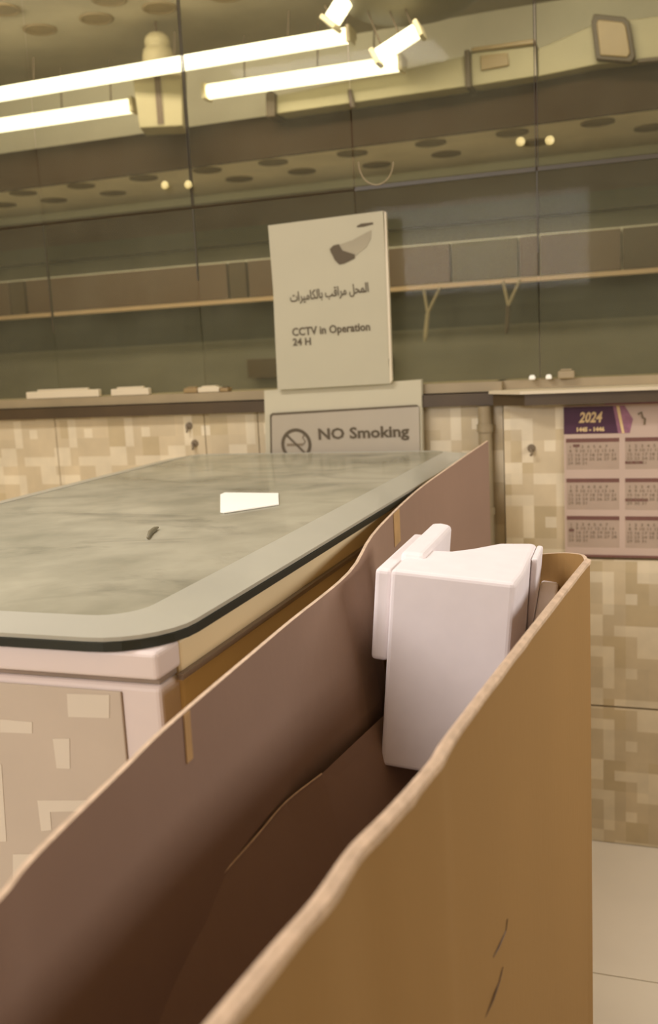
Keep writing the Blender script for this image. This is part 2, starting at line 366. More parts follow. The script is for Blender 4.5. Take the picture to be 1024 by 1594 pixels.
t = thing('duct_bracket', 'tan and cream bracket box between the two cream duct lengths', 'bracket', o0)
slab('casing', [(733, 134), (733, 80), (832, 68), (836, 118)], YD+.01, .09, 'cream', t, o0)
slab('recess_panel', [(748, 110), (747, 86), (790, 82), (792, 102)], YD-.0, .02, 'tan', t, o0)
slab('top_bar', [(733, 80), (733, 74), (832, 60), (832, 68)], YD-.01, .11, 'tan', t, o0)
o0 = AY(930, 90, YD)
t = thing('cream_duct', 'cream duct length climbing to the right behind the dark framed panel', 'duct', o0)
slab('duct_body', [(837, 119), (837, 76), (925, 38), (1060, 20), (1060, 86), (930, 100)], YD+.03, .09, 'cream', t, o0)
slab('vent_grille', [(992, 98), (992, 91), (1060, 84), (1060, 92)], YD-.0, .03, 'frame_dark', t, o0)
o0 = AY(955, 95, YD-.0)
t = thing('framed_panel', 'small dark-framed square tan panel standing on the bulkhead at top right', 'mirror', o0)
slab('frame', [(927, 92), (920, 34), (924, 21), (972, 26), (980, 34), (989, 88), (982, 97)], YD-.004, .03, 'frame_dark', t, o0)
slab('panel', [(934, 86), (928, 36), (931, 30), (969, 34), (974, 40), (981, 82), (976, 89)], YD-.012, .012, 'tan', t, o0)
# ---------------------------------------------------------------- reflected bands built as shelving behind the glass
YQ = FAR-.36
o0 = Vector((-2.0, YQ, 0))
def zq(y, Y=YQ): return AY(150, y, Y).z
t = thing('stand_in_shelving', 'long brown and green-grey reflected bands built as shelving with door panels', 'shelving', o0)
def sx(name, x0, x1, ya, yb, m, y0=0, d=.05):
    z0, z1 = zq(yb), zq(ya)
    return box(name, x0-o0.x, x1-o0.x, y0, y0+d, z0, z1, m, t)
sx('upper_panel', -4.6, .45, 318, 366, 'brown', .30)
sx('upper_board', -4.6, .45, 366, 392, 'green_dark', .22)
sx('back_panel', -4.6, .45, 392, 425, 'green_mid', .30)
sx('lower_back_panel', -4.6, .45, 482, 541, 'green_dark', .28)
sx('base_panel', -4.6, .45, 541, 640, 'green_mid', .20)
sx('dark_skirting', -1.9, -1.2, 572, 600, 'frame_dark', .12)
sx('rail', -4.6, .45, 482, 488, 'shelf_rod', -.04, .03)
for k, (xa, xb, mm) in enumerate([(-60, 10, 'brown'), (12, 34, 'frame_dark'), (38, 352, 'brown'), (356, 382, 'frame_dark'), (386, 560, 'brown'), (562, 700, 'brown'), (703, 806, 'dark_end'), (809, 837, 'brown'), (841, 966, 'brown'), (969, 1060, 'frame_dark')]):
    a, b = AY(xa, 420, YQ).x, AY(xb, 420, YQ).x
    sx('door_panel', a, b, 427, 480, mm, 0, .03)
sx('stand_in_carcass', -4.6, .45, 424, 483, 'stand_in_paint', .04, .24)
# ---------------------------------------------------------------- glass panes and hinged glass doors
YG = W+.02
ZM = AY(800, 268, YG).z
seams = [-2.75, -2.27, -1.787, -1.283, -.800, -.318, .16, .64]
g = struct(bpy.data.objects.new('window_1', None)); COL.objects.link(g); g.location = (0, YG, 1.25)
for a, b in zip(seams, seams[1:]):
    box('glass_pane', a+.002, b-.002, 0, .006, 0, ZM-1.25-.003, 'glass', g)
for s, sg in ((-1.283, 1), (-1.787, .4), (-.318, .8)):
    box('pane_joint', s-.0019, s+.0019, -.001, .007, .2 if s == -1.787 else .32, ZM-1.25-.003, 'seal', g)
names = {-2.75: 'beyond the left edge', -2.27: 'at the far left of the photo', -1.787: 'left of the left knob pair seam', -1.283: 'right of the left knob pair seam', -.8: 'left of the right knob pair seam', -.318: 'right of the right knob pair seam', .16: 'beyond the right edge'}
kz = [AY(262, 290, YG).z, AY(298, 289, YG).z, AY(812, 223, YG).z, AY(857, 221, YG).z]
for i, (a, b) in enumerate(zip(seams, seams[1:])):
    if a in (-2.75, .16):
        box('glass_pane', a+.0025, b-.0025, 0, .006, ZM-1.25+.002, ZC-1.26, 'glass', g); continue
    d = thing('glass_door', 'frameless glass cupboard door '+names[a], 'glass door', (a, YG, ZM))
    box('glass_leaf', .0028, b-a-.0028, 0, .006, .002, ZC-ZM-.01, 'glass', d)
    if abs(a+.318) < .01 or abs(a+.8) < .01: box('bottom_edge', .0025, b-a-.0025, -.003, .009, -.004, .006, 'seal', d)
    if a in (-1.787, -1.283, -.8, -.318):
        box('meeting_edge', (b-a-.0035) if a in (-1.787, -.8) else .0022, (b-a-.0022) if a in (-1.787, -.8) else .0035, -.0005, .0065, .006, ZC-ZM-.01, 'seal', d)
        kx = AY({-1.787: 262, -1.283: 298, -.8: 812, -.318: 857}[a], {-1.787: 290, -1.283: 289, -.8: 223, -.318: 221}[a], YG)
        bm = bmesh.new()
        prof = [(.004, 0), (.004, -.012), (.0105, -.015), (.012, -.021), (.009, -.027), (.001, -.029)]
        rg = [[bm.verts.new((r*math.cos(k*math.pi/8), y, r*math.sin(k*math.pi/8))) for k in range(16)] for r, y in prof]
        for r0, r1 in zip(rg, rg[1:]):
            for k in range(16): bm.faces.new((r0[k], r0[(k+1) % 16], r1[(k+1) % 16], r1[k]))
        bm.faces.new(rg[-1])
        ko = link('knob', bm, 'knob', d, smooth=True); ko.location = (kx.x-a, 0, kx.z-ZM)
# ledge under the glass
le = struct(box('trim_3', XL, XS+.0, W-.02, W+.12, 1.225, 1.25, 'ledge'))
struct(box('trim_4', XL, XS+.02, W-.035, W+.12, 1.19, 1.222, 'ledge_dark'))
bm = bmesh.new(); prism(bm, [(XS-.03, W-.04), (XS+.06, W-.11), (XR, W-.11), (XR, W+.12), (XS+.05, W+.12)], 'z', 1.219, 1.227)
struct(link('trim_5', bm, 'ledge_white'))
bm = bmesh.new(); prism(bm, [(XS-.02, W-.037), (XS+.07, W-.10), (XR, W-.10), (XR, W+.10), (XS+.05, W+.10)], 'z', 1.19, 1.2185)
struct(link('trim_6', bm, 'ledge_dark'))
struct(box('trim_7', XS-.02, XR, W+.005, W+.11, 1.2275, 1.25, 'ledge'))
# little things on the ledge
def onledge(name, label, cat, x0, x1, ytop, ybot, m, Y=W-.005, d=.03, extra=None):
    a = AY(x0, ybot, Y); b = AY(x1, ytop, Y); z0 = 1.2505 if Y > W-.03 else 1.2275
    o = thing(name, label, cat, ((a.x+b.x)/2, Y+d/2, z0)); h = max(.012, b.z-z0); wd = (b.x-a.x)/2
    bm = bmesh.new(); bx(bm, -wd, wd, -d/2, d/2, 0, h*.8); link('body', bm, m, o, bevel=.003)
    bm = bmesh.new(); bx(bm, -wd*.7, wd*.7, -d*.3, d*.3, h*.8, h); link('top', bm, extra or m, o, bevel=.002)
    return o
onledge('small_carton', 'flat tan carton lying on the ledge left of the taped sheet', 'box', 286, 306, 602, 616, 'tan', W-.015)
onledge('white_adapter', 'small white adapter on the ledge between the two dark clips', 'adapter', 308, 340, 600, 618, 'ledge_white', W-.015)
onledge('metal_clip', 'dark clip at the right end of the small items on the ledge', 'clip', 342, 354, 602, 618, 'tan', W-.015, .03, 'frame_dark')
onledge('white_strip', 'thin white strip lying on the ledge near the left edge of the photo', 'strip', 40, 152, 603, 612, 'ledge_white', W-.015, .02)
onledge('white_strip', 'thin white strip lying on the ledge between the left strip and the carton', 'strip', 172, 230, 601, 610, 'ledge_white', W-.015, .02)
onledge('small_white_plug', 'small white plug on the right ledge, the left of two', 'plug', 823, 832, 587, 598, 'glint_plug', W-.02, .02)
onledge('small_white_plug', 'small white plug on the right ledge beside the beige box', 'plug', 849, 858, 586, 598, 'glint_plug', W-.02, .02)
onledge('beige_socket_box', 'small beige socket box on the right ledge right of the white plugs', 'socket', 868, 893, 574, 600, 'ledge', W-.02, .03)
# string ties on the rail of the stand-in shelving
for x, y0, x2, y2, lab, mm in ((672, 452, 661, 532, 'pale forked string tied to the stand-in rail right of the taped sheet', 'ledge'), (796, 440, 788, 520, 'dark-ended forked string tied to the stand-in rail near the right knob seam', 'ledge')):
    Y = YQ-.06; p = AY(x, y0, Y); j = AY((x+x2)/2-1, (y0*.55+y2*.45), Y); e = AY(x2, y2, Y)
    t = thing('hanging_string', lab, 'string', p)
    bm = bmesh.new(); tube(bm, [(-.035, 0, .01), (j-p)], .006); link('strand', bm, mm, t)
    bm = bmesh.new(); tube(bm, [(.035, 0, .01), (j-p)], .006); link('strand', bm, mm, t)
    bm = bmesh.new(); tube(bm, [(j-p), (e-p)*.9, (e-p)], [.009, .01, .004]); link('tail', bm, 'frame_dark' if x > 700 else mm, t)
Y = YG-.004; bm = bmesh.new()
pts = [AY(585+27*math.cos(a), 252+40*math.sin(a)*(.9), Y) for a in [math.pi*k/14 for k in range(15)]]
c0 = pts[0].copy(); tube(bm, [p-c0 for p in pts], .0018)
o = link('wire_loop', bm, 'ledge'); o.location = c0; tag(o, 'thin pale wire loop hanging on the glass above the taped sheet', 'wire')
# ---------------------------------------------------------------- signs
T = .004
def sheet(name, px, Y, th, m, parent, org):
    pts = [AY(x, y, Y) for x, y in px]; bm = bmesh.new()
    prism(bm, [(p.x-org.x, p.z-org.z) for p in pts], 'y', Y-org.y, Y+th-org.y)
    return link(name, bm, m, parent)
YP = W-.062
o0 = AY(520, 600, YP)
t = thing('camera_notice_sheet', 'tall cream notice about camera surveillance standing on the white board', 'sign', o0)
sheet('sheet', [(432, 607), (427, 500), (425, 450), (417, 351), (596, 328), (604, 470), (608, 540), (605, 560), (608, 597)], YP, .004, 'paper', t, o0)
sheet('sheet_side', [(598, 330), (596, 328), (600, 330), (606, 470), (610, 592), (607, 597)], YP-.001, .012, 'ledge_white', t, o0)
def onsheet(px, m, name, k=0.0012):
    return sheet(name, px, YP-k, .0007, m, t, o0)
onsheet([(555, 352), (562, 348), (580, 346), (581, 349), (566, 353), (556, 354)], 'ink', 'camera_mount_print')
onsheet([(513, 392), (524, 382), (548, 374), (570, 362), (578, 358), (577, 372), (570, 385), (556, 396), (536, 410), (528, 411), (521, 402)], 'inkgrey', 'camera_body_print')
onsheet([(513, 388), (519, 382), (527, 380), (533, 390), (552, 396), (552, 402), (536, 410), (528, 412), (521, 405)], 'ink', 'camera_lens_print', .0022)
th = -math.atan2(8, 125)+.0
def line(s, px, wpx, size, m, **k):
    p = AY(*px, YP-.0015) - o0; q = AY(px[0]+wpx[0], px[1]+wpx[1], YP-.0015)-o0
    ob = text_mesh('lettering', s, size, m, t, p, fit=(q-p).length, **k)
    ob.rotation_euler = (math.pi/2, -math.atan2(q.z-p.z, q.x-p.x), 0); return ob
# Arabic in presentation forms, visual order
def shape(word):
    D = {'ا': ('FE8D', 'FE8E', None, None), 'ل': ('FEDD', 'FEDE', 'FEDF', 'FEE0'), 'م': ('FEE1', 'FEE2', 'FEE3', 'FEE4'), 'ح': ('FEA1', 'FEA2', 'FEA3', 'FEA4'),
         'ر': ('FEAD', 'FEAE', None, None), 'ق': ('FED5', 'FED6', 'FED7', 'FED8'), 'ب': ('FE8F', 'FE90', 'FE91', 'FE92'), 'ك': ('FED9', 'FEDA', 'FEDB', 'FEDC'),
         'ي': ('FEF1', 'FEF2', 'FEF3', 'FEF4'), 'ت': ('FE95', 'FE96', 'FE97', 'FE98')}
    out = ''
    for i, c in enumerate(word):
        jp = i > 0 and D[word[i-1]][2] is not None; jn = i < len(word)-1 and D[c][2] is not None
        out += chr(int(D[c][(3 if jp else 2) if jn else (1 if jp else 0)], 16))
    return out[::-1]
line(' '.join(shape(w_) for w_ in ['المحل', 'مراقب', 'بالكاميرات'][::-1]), (452, 470), (122, -16), .034, 'ink', bold=.0005)
line('CCTV in Operation', (455, 523), (121, -9), .030, 'ink', bold=.0006)
line('24 H', (456, 538), (28, -1.5), .027, 'ink', bold=.0006)
# white board and no-smoking sign
YP2 = W-.045
o0 = AY(533, 700, YP2); 
t = thing('white_board', 'blank white board strip fixed to the tiles, under the camera notice', 'board', o0)
sheet('board', [(411, 608), (655, 591), (656, 634), (658, 760), (415, 760), (412, 644)], YP2, .02, 'paper_w', t, o0)
YP3 = YP2-.006
o0 = AY(537, 700, YP3)
t = thing('no_smoking_sign', 'grey no smoking sign with crossed cigarette symbol, cut off by the freezer', 'sign', o0)
sheet('plate', [(421, 648), (424, 645), (648, 632), (652, 634), (654, 760), (423, 760)], YP3, .004, 'laminate', t, o0)
sheet('border_line', [(420, 650), (420, 646), (424, 643), (648, 630), (653, 633), (648, 633), (424, 646.5), (422.5, 650), (424, 760), (421.5, 760)], YP3-.0008, .0006, 'ink', t, o0)
YT = YP3-.0014
p = AY(496, 684, YT)-o0; q = AY(637, 679, YT)-o0
tx = text_mesh('lettering', 'NO Smoking', .042, 'ink', t, p, fit=(q-p).length, bold=.0011)
tx.rotation_euler = (math.pi/2, -math.atan2(q.z-p.z, q.x-p.x), 0)
c = AY(461, 692, YT)-o0; R = .045
bm = bmesh.new(); n = 40
oc = [(c.x+r*math.cos(2*math.pi*i/n), c.z+r*math.sin(2*math.pi*i/n)) for r in (R, R*.8) for i in range(n)]
v = [bm.verts.new((x, YT-o0.y, z)) for x, z in oc]; v2 = [bm.verts.new((x, YT-o0.y+.0007, z)) for x, z in oc]
for i in range(n):
    j = (i+1) % n
    bm.faces.new((v[i], v[j], v[n+j], v[n+i])); bm.faces.new((v2[i], v2[n+i], v2[n+j], v2[j])); bm.faces.new((v[i], v2[i], v2[j], v[j])); bm.faces.new((v[n+i], v[n+j], v2[n+j], v2[n+i]))
link('ring', bm, 'ink', t)
def flat(name, pts, m, par, dz, k=.0007):
    bm = bmesh.new(); prism(bm, pts, 'y', dz, dz+k); return link(name, bm, m, par)
a = math.radians(-45); dx, dz = math.cos(a)*R*.82, math.sin(a)*R*.82; nx, nz = -math.sin(a)*.003, math.cos(a)*.003
flat('slash', [(c.x-dx-nx, c.z-dz-nz), (c.x+dx-nx, c.z+dz-nz), (c.x+dx+nx, c.z+dz+nz), (c.x-dx+nx, c.z-dz+nz)], 'ink', t, YT-o0.y)
flat('cigarette', [(c.x-.028, c.z-.004), (c.x+.02, c.z-.004), (c.x+.02, c.z+.003), (c.x-.028, c.z+.003)], 'ink2', t, YT-o0.y+.0002)
bm = bmesh.new(); tube(bm, [(c.x+.022, YT-o0.y, c.z), (c.x+.027, YT-o0.y, c.z+.01), (c.x+.02, YT-o0.y, c.z+.018), (c.x+.024, YT-o0.y, c.z+.026)], .0014); link('smoke', bm, 'ink2', t)
# calendar
YK = W-.036
o0 = AY(877, 632, YK)
CW = .47
t = thing('wall_calendar', 'wall calendar with purple 2024 header hanging on the tiles under the ledge', 'calendar', o0)
zb_ = AY(877, 866, YK).z-o0.z
bm = bmesh.new(); bx(bm, 0, CW, 0, .003, zb_, 0); link('sheet', bm, 'calpaper', t)
def cx(x): return AY(x, 700, YK).x-o0.x
def cz(y): return AY(880, y, YK).z-o0.z
flat('header_print', [(0, cz(676)), (cx(962), cz(676)), (cx(954), cz(634)), (0, cz(634))], 'purple', t, -.0009)
flat('header_swash', [(cx(962), cz(676)), (cx(980), cz(676)), (cx(985), cz(655)), (cx(972), cz(634)), (cx(954), cz(634))], 'mauve', t, -.0008)
flat('header_streak', [(cx(968), cz(676)), (cx(972), cz(676)), (cx(964), cz(634)), (cx(959), cz(634))], 'gold', t, -.0014)
text_mesh('year_lettering', '2024', .036, 'gold', t, (cx(901), -.0016, cz(658)), bold=.0012, fit=cx(938)-cx(901), shear=.25)
text_mesh('hijri_lettering', '1445 - 1446', .014, 'gold', t, (cx(898), -.0016, cz(672)), bold=.0008, fit=cx(941)-cx(898))
bm = bmesh.new(); tube(bm, [(cx(993), -.001, cz(648)), (cx(998), -.001, cz(645)), (cx(1000), -.001, cz(653)), (cx(1004), -.001, cz(655)), (cx(1003), -.001, cz(664))], .0026); link('flourish', bm, 'ink2', t)
days = '\n'.join(' '.join('%2d' % d for d in range(r*7+1, min(r*7+8, 32))) for r in range(5))
colw = cx(973)-cx(881)
daym = None
for c in range(4):
    for r_, yy in enumerate((683, 745, 803)):
        x0 = cx(881)+c*(colw*1.0+.0)+.0; x1 = x0+colw*.90
        if x1 > CW-.004: x1 = CW-.006
        flat('month_bar', [(x0, cz(yy+6)), (x1, cz(yy+6)), (x1, cz(yy)), (x0, cz(yy))], 'bar', t, -.0009)
        flat('month_field', [(x0, cz(yy+48)), (x1, cz(yy+48)), (x1, cz(yy+6)), (x0, cz(yy+6))], 'calcell', t, -.0004, .0004)
        if daym is None:
            ob = text_mesh('day_numbers', days, .0105, 'ink2', t, (x0+.004, -.0012, cz(yy+15)), fit=(x1-x0)*.92, ext=.0001); daym = ob.data
        else:
            ob = bpy.data.objects.new('day_numbers', daym); COL.objects.link(ob); ob.parent = t; ob.location = (x0+.004, -.0012, cz(yy+15)); ob.rotation_euler = (math.pi/2, 0, 0)
for (x, y, wpx) in ((892, 692, 10), (884, 823, 8), (973, 719, 26), (973, 776, 34)):
    flat('note_mark', [(cx(x), cz(y+4)), (cx(x)+wpx*.0016, cz(y+4)), (cx(x)+wpx*.0016, cz(y)), (cx(x), cz(y))], 'bar', t, -.0012)
flat('bottom_binding', [(-.0, zb_), (CW, zb_), (CW, zb_+.006), (0, zb_+.006)], 'bar', t, -.0016, .0015)
flat('hanger_tab', [(.1, 0), (.35, 0), (.35, .008), (.1, .008)], 'mauve', t, -.001, .003)
# hooks in the wall
for x, y, lab in ((294, 663, 'dark screw hook in the tiles under the ledge left of the white board'), (827, 698, 'dark screw hook in the tiles left of the wall calendar'), (303, 690, 'small dark screw in the tiles just above the freezer lid')):
    Y = W-.002 if x < 700 else W-.032
    p = AY(x, y, Y); bm = bmesh.new(); cyl(bm, (0, -.006, 0), .009, .008, 'y', 12, .011); tube(bm, [(0, -.004, 0), (0, -.016, -.002), (.004, -.02, -.012), (0, -.016, -.016)], .0035)
    o = link('wall_hook', bm, 'ink2'); o.location = p; tag(o, lab, 'hook')
# knotted cloth strip hanging at the wall step
t = thing('corner_pipe', 'pale vertical pipe running down the tiles beside the wall step', 'pipe', (XS-.045, W-.022, 0))
bm = bmesh.new(); cyl(bm, (0, 0, 0), .018, 1.188); link('pipe', bm, 'ledge', t, smooth=False)
for z in (.35, .9, 1.12):
    bm = bmesh.new(); cyl(bm, (0, 0, z), .0215, .02); link('collar', bm, 'ledge', t)
# ---------------------------------------------------------------- chest freezer
FX0, FX1, FY0, FY1, FZ = -1.33, -.475, .808, 2.47, 1.078
t = thing('chest_freezer', 'white and beige chest freezer with a cloudy glass lid against the tiled wall', 'freezer', ((FX0+FX1)/2, (FY0+FY1)/2, 0))
o0 = Vector(t.location)
def fb(name, x0, x1, y0, y1, z0, z1, m, bevel=0): return box(name, x0-o0.x, x1-o0.x, y0-o0.y, y1-o0.y, z0, z1, m, t, bevel)
def rrect(x0, x1, y0, y1, r, n=7):
    out = []
    for cx_, cy_, a0 in ((x1-r, y1-r, 0), (x0+r, y1-r, 90), (x0+r, y0+r, 180), (x1-r, y0+r, 270)):
        for k in range(n+1):
            a = math.radians(a0+90*k/n); out.append((cx_+r*math.cos(a)-o0.x, cy_+r*math.sin(a)-o0.y))
    return out
def ringplate(name, outer, inner, zo, zi, zlow, m):
    bm = bmesh.new(); n = len(outer)
    A = [bm.verts.new((*p, zlow)) for p in outer]; B = [bm.verts.new((*p, zo)) for p in outer]; C = [bm.verts.new((*p, zi)) for p in inner]; D = [bm.verts.new((*p, zlow)) for p in inner]
    for P, Q in ((A, B), (B, C), (C, D), (D, A)):
        for i in range(n): bm.faces.new((P[i], P[(i+1) % n], Q[(i+1) % n], Q[i]))
    return link(name, bm, m, t)
# body: four walls so that the basin inside is hollow
b_ = .006
fb('front_panel', FX0+.02, FX1-.012, FY0+.016, FY0+.06, .12, 1.022, 'enamel', .006)
fb('side_panel', FX1-.058, FX1-.012, FY0+.061, FY1-.02, .12, 1.060, 'beige', .006)
fb('side_panel', FX0+.012, FX0+.058, FY0+.061, FY1-.02, .12, 1.060, 'beige', .006)
fb('rear_panel', FX0+.059, FX1-.059, FY1-.06, FY1-.02, .12, 1.060, 'beige', .004)
fb('basin_floor', FX0+.059, FX1-.059, FY0+.061, FY1-.061, .12, .16, 'enamel')
fb('plinth', FX0+.04, FX1-.04, FY0+.05, FY1-.05, .02, .118, 'groove')
fb('top_band', FX0+.012, FX1-.010, FY0+.010, FY0+.06, 1.030, 1.060, 'enamel', .005)
fb('band_groove', FX0+.022, FX1-.016, FY0+.022, FY0+.059, 1.0225, 1.0295, 'groove')
fb('side_trim', FX1-.011, FX1-.004, FY0+.05, FY1-.03, 1.018, 1.024, 'groove')
fb('front_inset', FX0+.07, AY(188, 1080, FY0+.013).x, FY0+.0125, FY0+.0155, .30, AY(100, 1070, FY0+.013).z, 'inset', .002)
PYF = FY0+.0119  # pale shapes painted in for reflections on the glossy front
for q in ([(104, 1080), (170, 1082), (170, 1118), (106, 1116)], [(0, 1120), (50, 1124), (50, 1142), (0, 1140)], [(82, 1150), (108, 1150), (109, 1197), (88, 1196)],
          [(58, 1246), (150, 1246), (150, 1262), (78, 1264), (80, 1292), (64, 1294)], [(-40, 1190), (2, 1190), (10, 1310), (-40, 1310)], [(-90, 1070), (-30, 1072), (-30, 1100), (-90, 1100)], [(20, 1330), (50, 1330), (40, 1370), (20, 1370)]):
    pp = [AY(x, y, PYF) for x, y in q]; bm = bmesh.new(); prism(bm, [(p.x-o0.x, p.z-o0.z) for p in pp], 'y', PYF-o0.y, PYF-o0.y+.0008); link('reflection_patch', bm, 'patch', t)
ga = rrect(FX0, FX1, FY0, FY1, .085); gi = rrect(FX0+.03, FX1-.03, FY0+.03, FY1-.03, .06)
ringplate('gasket', ga, gi, 1.070, 1.070, 1.0605, 'gasket')
ou = rrect(FX0+.002, FX1-.002, FY0+.002, FY1-.002, .083); inn = rrect(FX0+.07, FX1-.062, FY0+.05, FY1-.05, .05)
ringplate('lid_rim', ou, inn, FZ-.003, FZ+.006, 1.0705, 'rim')
bm = bmesh.new(); gl = rrect(FX0+.071, FX1-.063, FY0+.051, FY1-.051, .049)
A = [bm.verts.new((*p, FZ+.0005)) for p in gl]; B = [bm.verts.new((*p, FZ+.0045)) for p in gl]
bm.faces.new(A[::-1]); bm.faces.new(B)
for i in range(len(A)): bm.faces.new((A[i], A[(i+1) % len(A)], B[(i+1) % len(A)], B[i]))
link('glass_lid', bm, 'lid_glass', t)
for sx_ in (-1, 1):
    for sy_ in (-1, 1):
        bm = bmesh.new(); cyl(bm, (sx_*(.36), sy_*.74, 0), .02, .02, n=16); link('foot', bm, 'gasket', t)
# frosted goods heaped under the lid: one lumpy bed
bm = bmesh.new(); NX, NY = 44, 80
gx0, gx1, gy0, gy1 = FX0+.062, FX1-.062, FY0+.065, FY1-.063
from mathutils import noise
def hz(x, y):
    return .985 + .035*noise.noise(Vector((x*9, y*5, 1))) + .018*noise.noise(Vector((x*24, y*16, 4))) + .02*abs(noise.noise(Vector((x*6, y*14, 8))))
G = [[bm.verts.new((gx0+(gx1-gx0)*a/NX-o0.x, gy0+(gy1-gy0)*b/NY-o0.y, hz(gx0+(gx1-gx0)*a/NX, gy0+(gy1-gy0)*b/NY))) for b in range(NY+1)] for a in range(NX+1)]
for a in range(NX):
    for b in range(NY): bm.faces.new((G[a][b], G[a+1][b], G[a+1][b+1], G[a][b+1]))
o = link('frosted_goods', bm, 'frost', t, smooth=True); o['kind'] = 'stuff'
fb('basket_shelf', FX0+.06, FX1-.06, FY0+.062, FY1-.062, .868, .878, 'frost')
# flat white piece painted in for a lamp reflection on the lid
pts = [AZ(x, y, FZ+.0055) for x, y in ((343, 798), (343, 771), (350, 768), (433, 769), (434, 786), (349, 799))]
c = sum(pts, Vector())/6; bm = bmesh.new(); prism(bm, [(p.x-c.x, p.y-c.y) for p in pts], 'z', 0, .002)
o = link('lid_glint', bm, 'glint_plug'); o.location = (c.x, c.y, FZ+.0055); tag(o, 'small bright white lamp reflection painted flat on the cloudy freezer lid', 'paper')
# dark pen-like curl on the lid
pts = [AZ(x, y, FZ+.008) for x, y in ((230, 837), (234, 829), (240, 824), (246, 821))]
c = pts[0].copy(); bm = bmesh.new(); tube(bm, [p-c for p in pts], [.002, .004, .004, .0015]); o = link('dark_curl', bm, 'bagdark', smooth=True); o.location = c
tag(o, 'short curled dark scrap on the freezer lid left of the white glint', 'scrap')
# ---------------------------------------------------------------- tall cardboard box
from mathutils import noise
t = thing('cardboard_box', 'tall narrow open brown cardboard box with torn edges in the foreground', 'box', (-.26, .9, 0))
o0 = Vector(t.location)
def smoothcurve(P, n):
    P = [Vector(p) for p in P]; out = []
    seg = len(P)-1
    for s in range(seg):
        p0, p1, p2, p3 = P[max(s-1, 0)], P[s], P[s+1], P[min(s+2, seg)]
        for k in range(n):
            u = k/n
            out.append(.5*((2*p1)+(-p0+p2)*u+(2*p0-5*p1+4*p2-p3)*u*u+(-p0+3*p1-3*p2+p3)*u**3))
    out.append(P[-1]); return out
def panel(name, top, bot, th_in, m_in, m_out, side, rows=24, bulge=None):
    """corrugated sheet between a top and a bottom curve; side=+1: outside face towards +x"""
    bm = bmesh.new(); n = len(top); A = []; B = []
    for i in range(n):
        tg = (top[min(i+1, n-1)]-top[max(i-1, 0)]); tg.z = 0; nr = Vector((tg.y, -tg.x, 0)).normalized()*side
        ca, cb = [], []
        for r in range(rows+1):
            v = r/rows; p = bot[i].lerp(top[i], v)
            if bulge: p = p + nr*bulge(i/(n-1), v, p)
            ca.append(bm.verts.new(p-o0)); cb.append(bm.verts.new(p-nr*th_in-o0))
        A.append(ca); B.append(cb)
    for i in range(n-1):
        for r in range(rows):
            bm.faces.new((A[i][r], A[i+1][r], A[i+1][r+1], A[i][r+1])).material_index = 0
            bm.faces.new((B[i][r], B[i][r+1], B[i+1][r+1], B[i+1][r])).material_index = 1
        bm.faces.new((A[i][rows], A[i+1][rows], B[i+1][rows], B[i][rows])).material_index = 2
        bm.faces.new((A[i][0], B[i][0], B[i+1][0], A[i+1][0])).material_index = 2
    for i in (0, n-1):
        for r in range(rows): bm.faces.new((A[i][r], A[i][r+1], B[i][r+1], B[i][r])).material_index = 2
    return link(name, bm, [m_out, m_in, 'card_edge'], t, smooth=False)
# right panel
rt = [(AZ(250, 1712, 1.05)), AZ(345, 1594, 1.05), AZ(440, 1478, 1.05), AZ(505, 1402, 1.05), AZ(560, 1322, 1.05), AZ(618, 1262, 1.05), AZ(680, 1190, 1.05), AZ(705, 1150, 1.05), AZ(778, 1052, 1.05), AZ(850, 958, 1.05), AZ(918, 872, 1.05)]
top = smoothcurve(rt, 6)
rj = random.Random(5)
bot = [Vector((-.150 if p.y < .9 else -.150+(p.y-.9)*.11, p.y, .0)) for p in top]
b0, b1 = bot[0], bot[-1]; bot = [Vector((-.165+.06*((p.y-.25)/1.1), p.y, 0)) for p in top]
bot[-1].x = -.102
panel('right_side', top, bot, .0055, 'card_in', 'card', 1)
RT = top
# left panel with long flap
lt = [AZ(-110, 1500, 1.05), AZ(0, 1402, 1.05), AZ(60, 1330, 1.05), AZ(190, 1202, 1.05), AZ(275, 1120, 1.05), AZ(440, 978, 1.055), AZ(520, 905, 1.06), AZ(590, 822, 1.062)]
e1 = AY(650, 764, 1.80); e2 = AY(705, 724, 2.0); e3 = AY(760, 686, 2.2)
e1.z += 0
topL = smoothcurve(lt+[e1, e2, e3], 6)
eb = AY(742, 850, 2.2)
def botx(y): return -.405 if y < 1.2 else -.405-.02*(y-1.2)
botL = [Vector((p.x*.25+botx(p.y)*.75, p.y, .0)) for p in topL]
for k in range(len(botL)): 
    if topL[k].y > 1.5: botL[k] = Vector((topL[k].x, topL[k].y, 0.0))
def bulgeL(u, v, p): 
    return .046*math.exp(-((p.y-1.20)/.15)**2)*math.exp(-((p.z-.86)/.17)**2)
panel('left_side', topL, botL, .0045, 'card', 'card_in', 1, bulge=bulgeL)
# far end panel
et = [Vector((-.104, 1.335, 1.048)), Vector((-.115, 1.36, 1.052)), Vector((-.16, 1.385, 1.047)), Vector((-.25, 1.40, 1.032)), Vector((-.33, 1.41, 1.02)), Vector((-.43, 1.42, 1.0))]
te = smoothcurve(et, 5); be = [Vector((p.x, p.y, 0)) for p in te]
panel('far_end', te, be, .005, 'card', 'card_in', 1, rows=8)
# near end panel, under the camera's view
panel('near_end', [Vector((-.40, .262, 1.046)), Vector((-.30, .258, 1.04)), Vector((-.20, .262, 1.046))], [Vector((-.40, .262, 0)), Vector((-.30, .258, 0)), Vector((-.17, .262, 0))], .005, 'card', 'card_in', -1, rows=4)
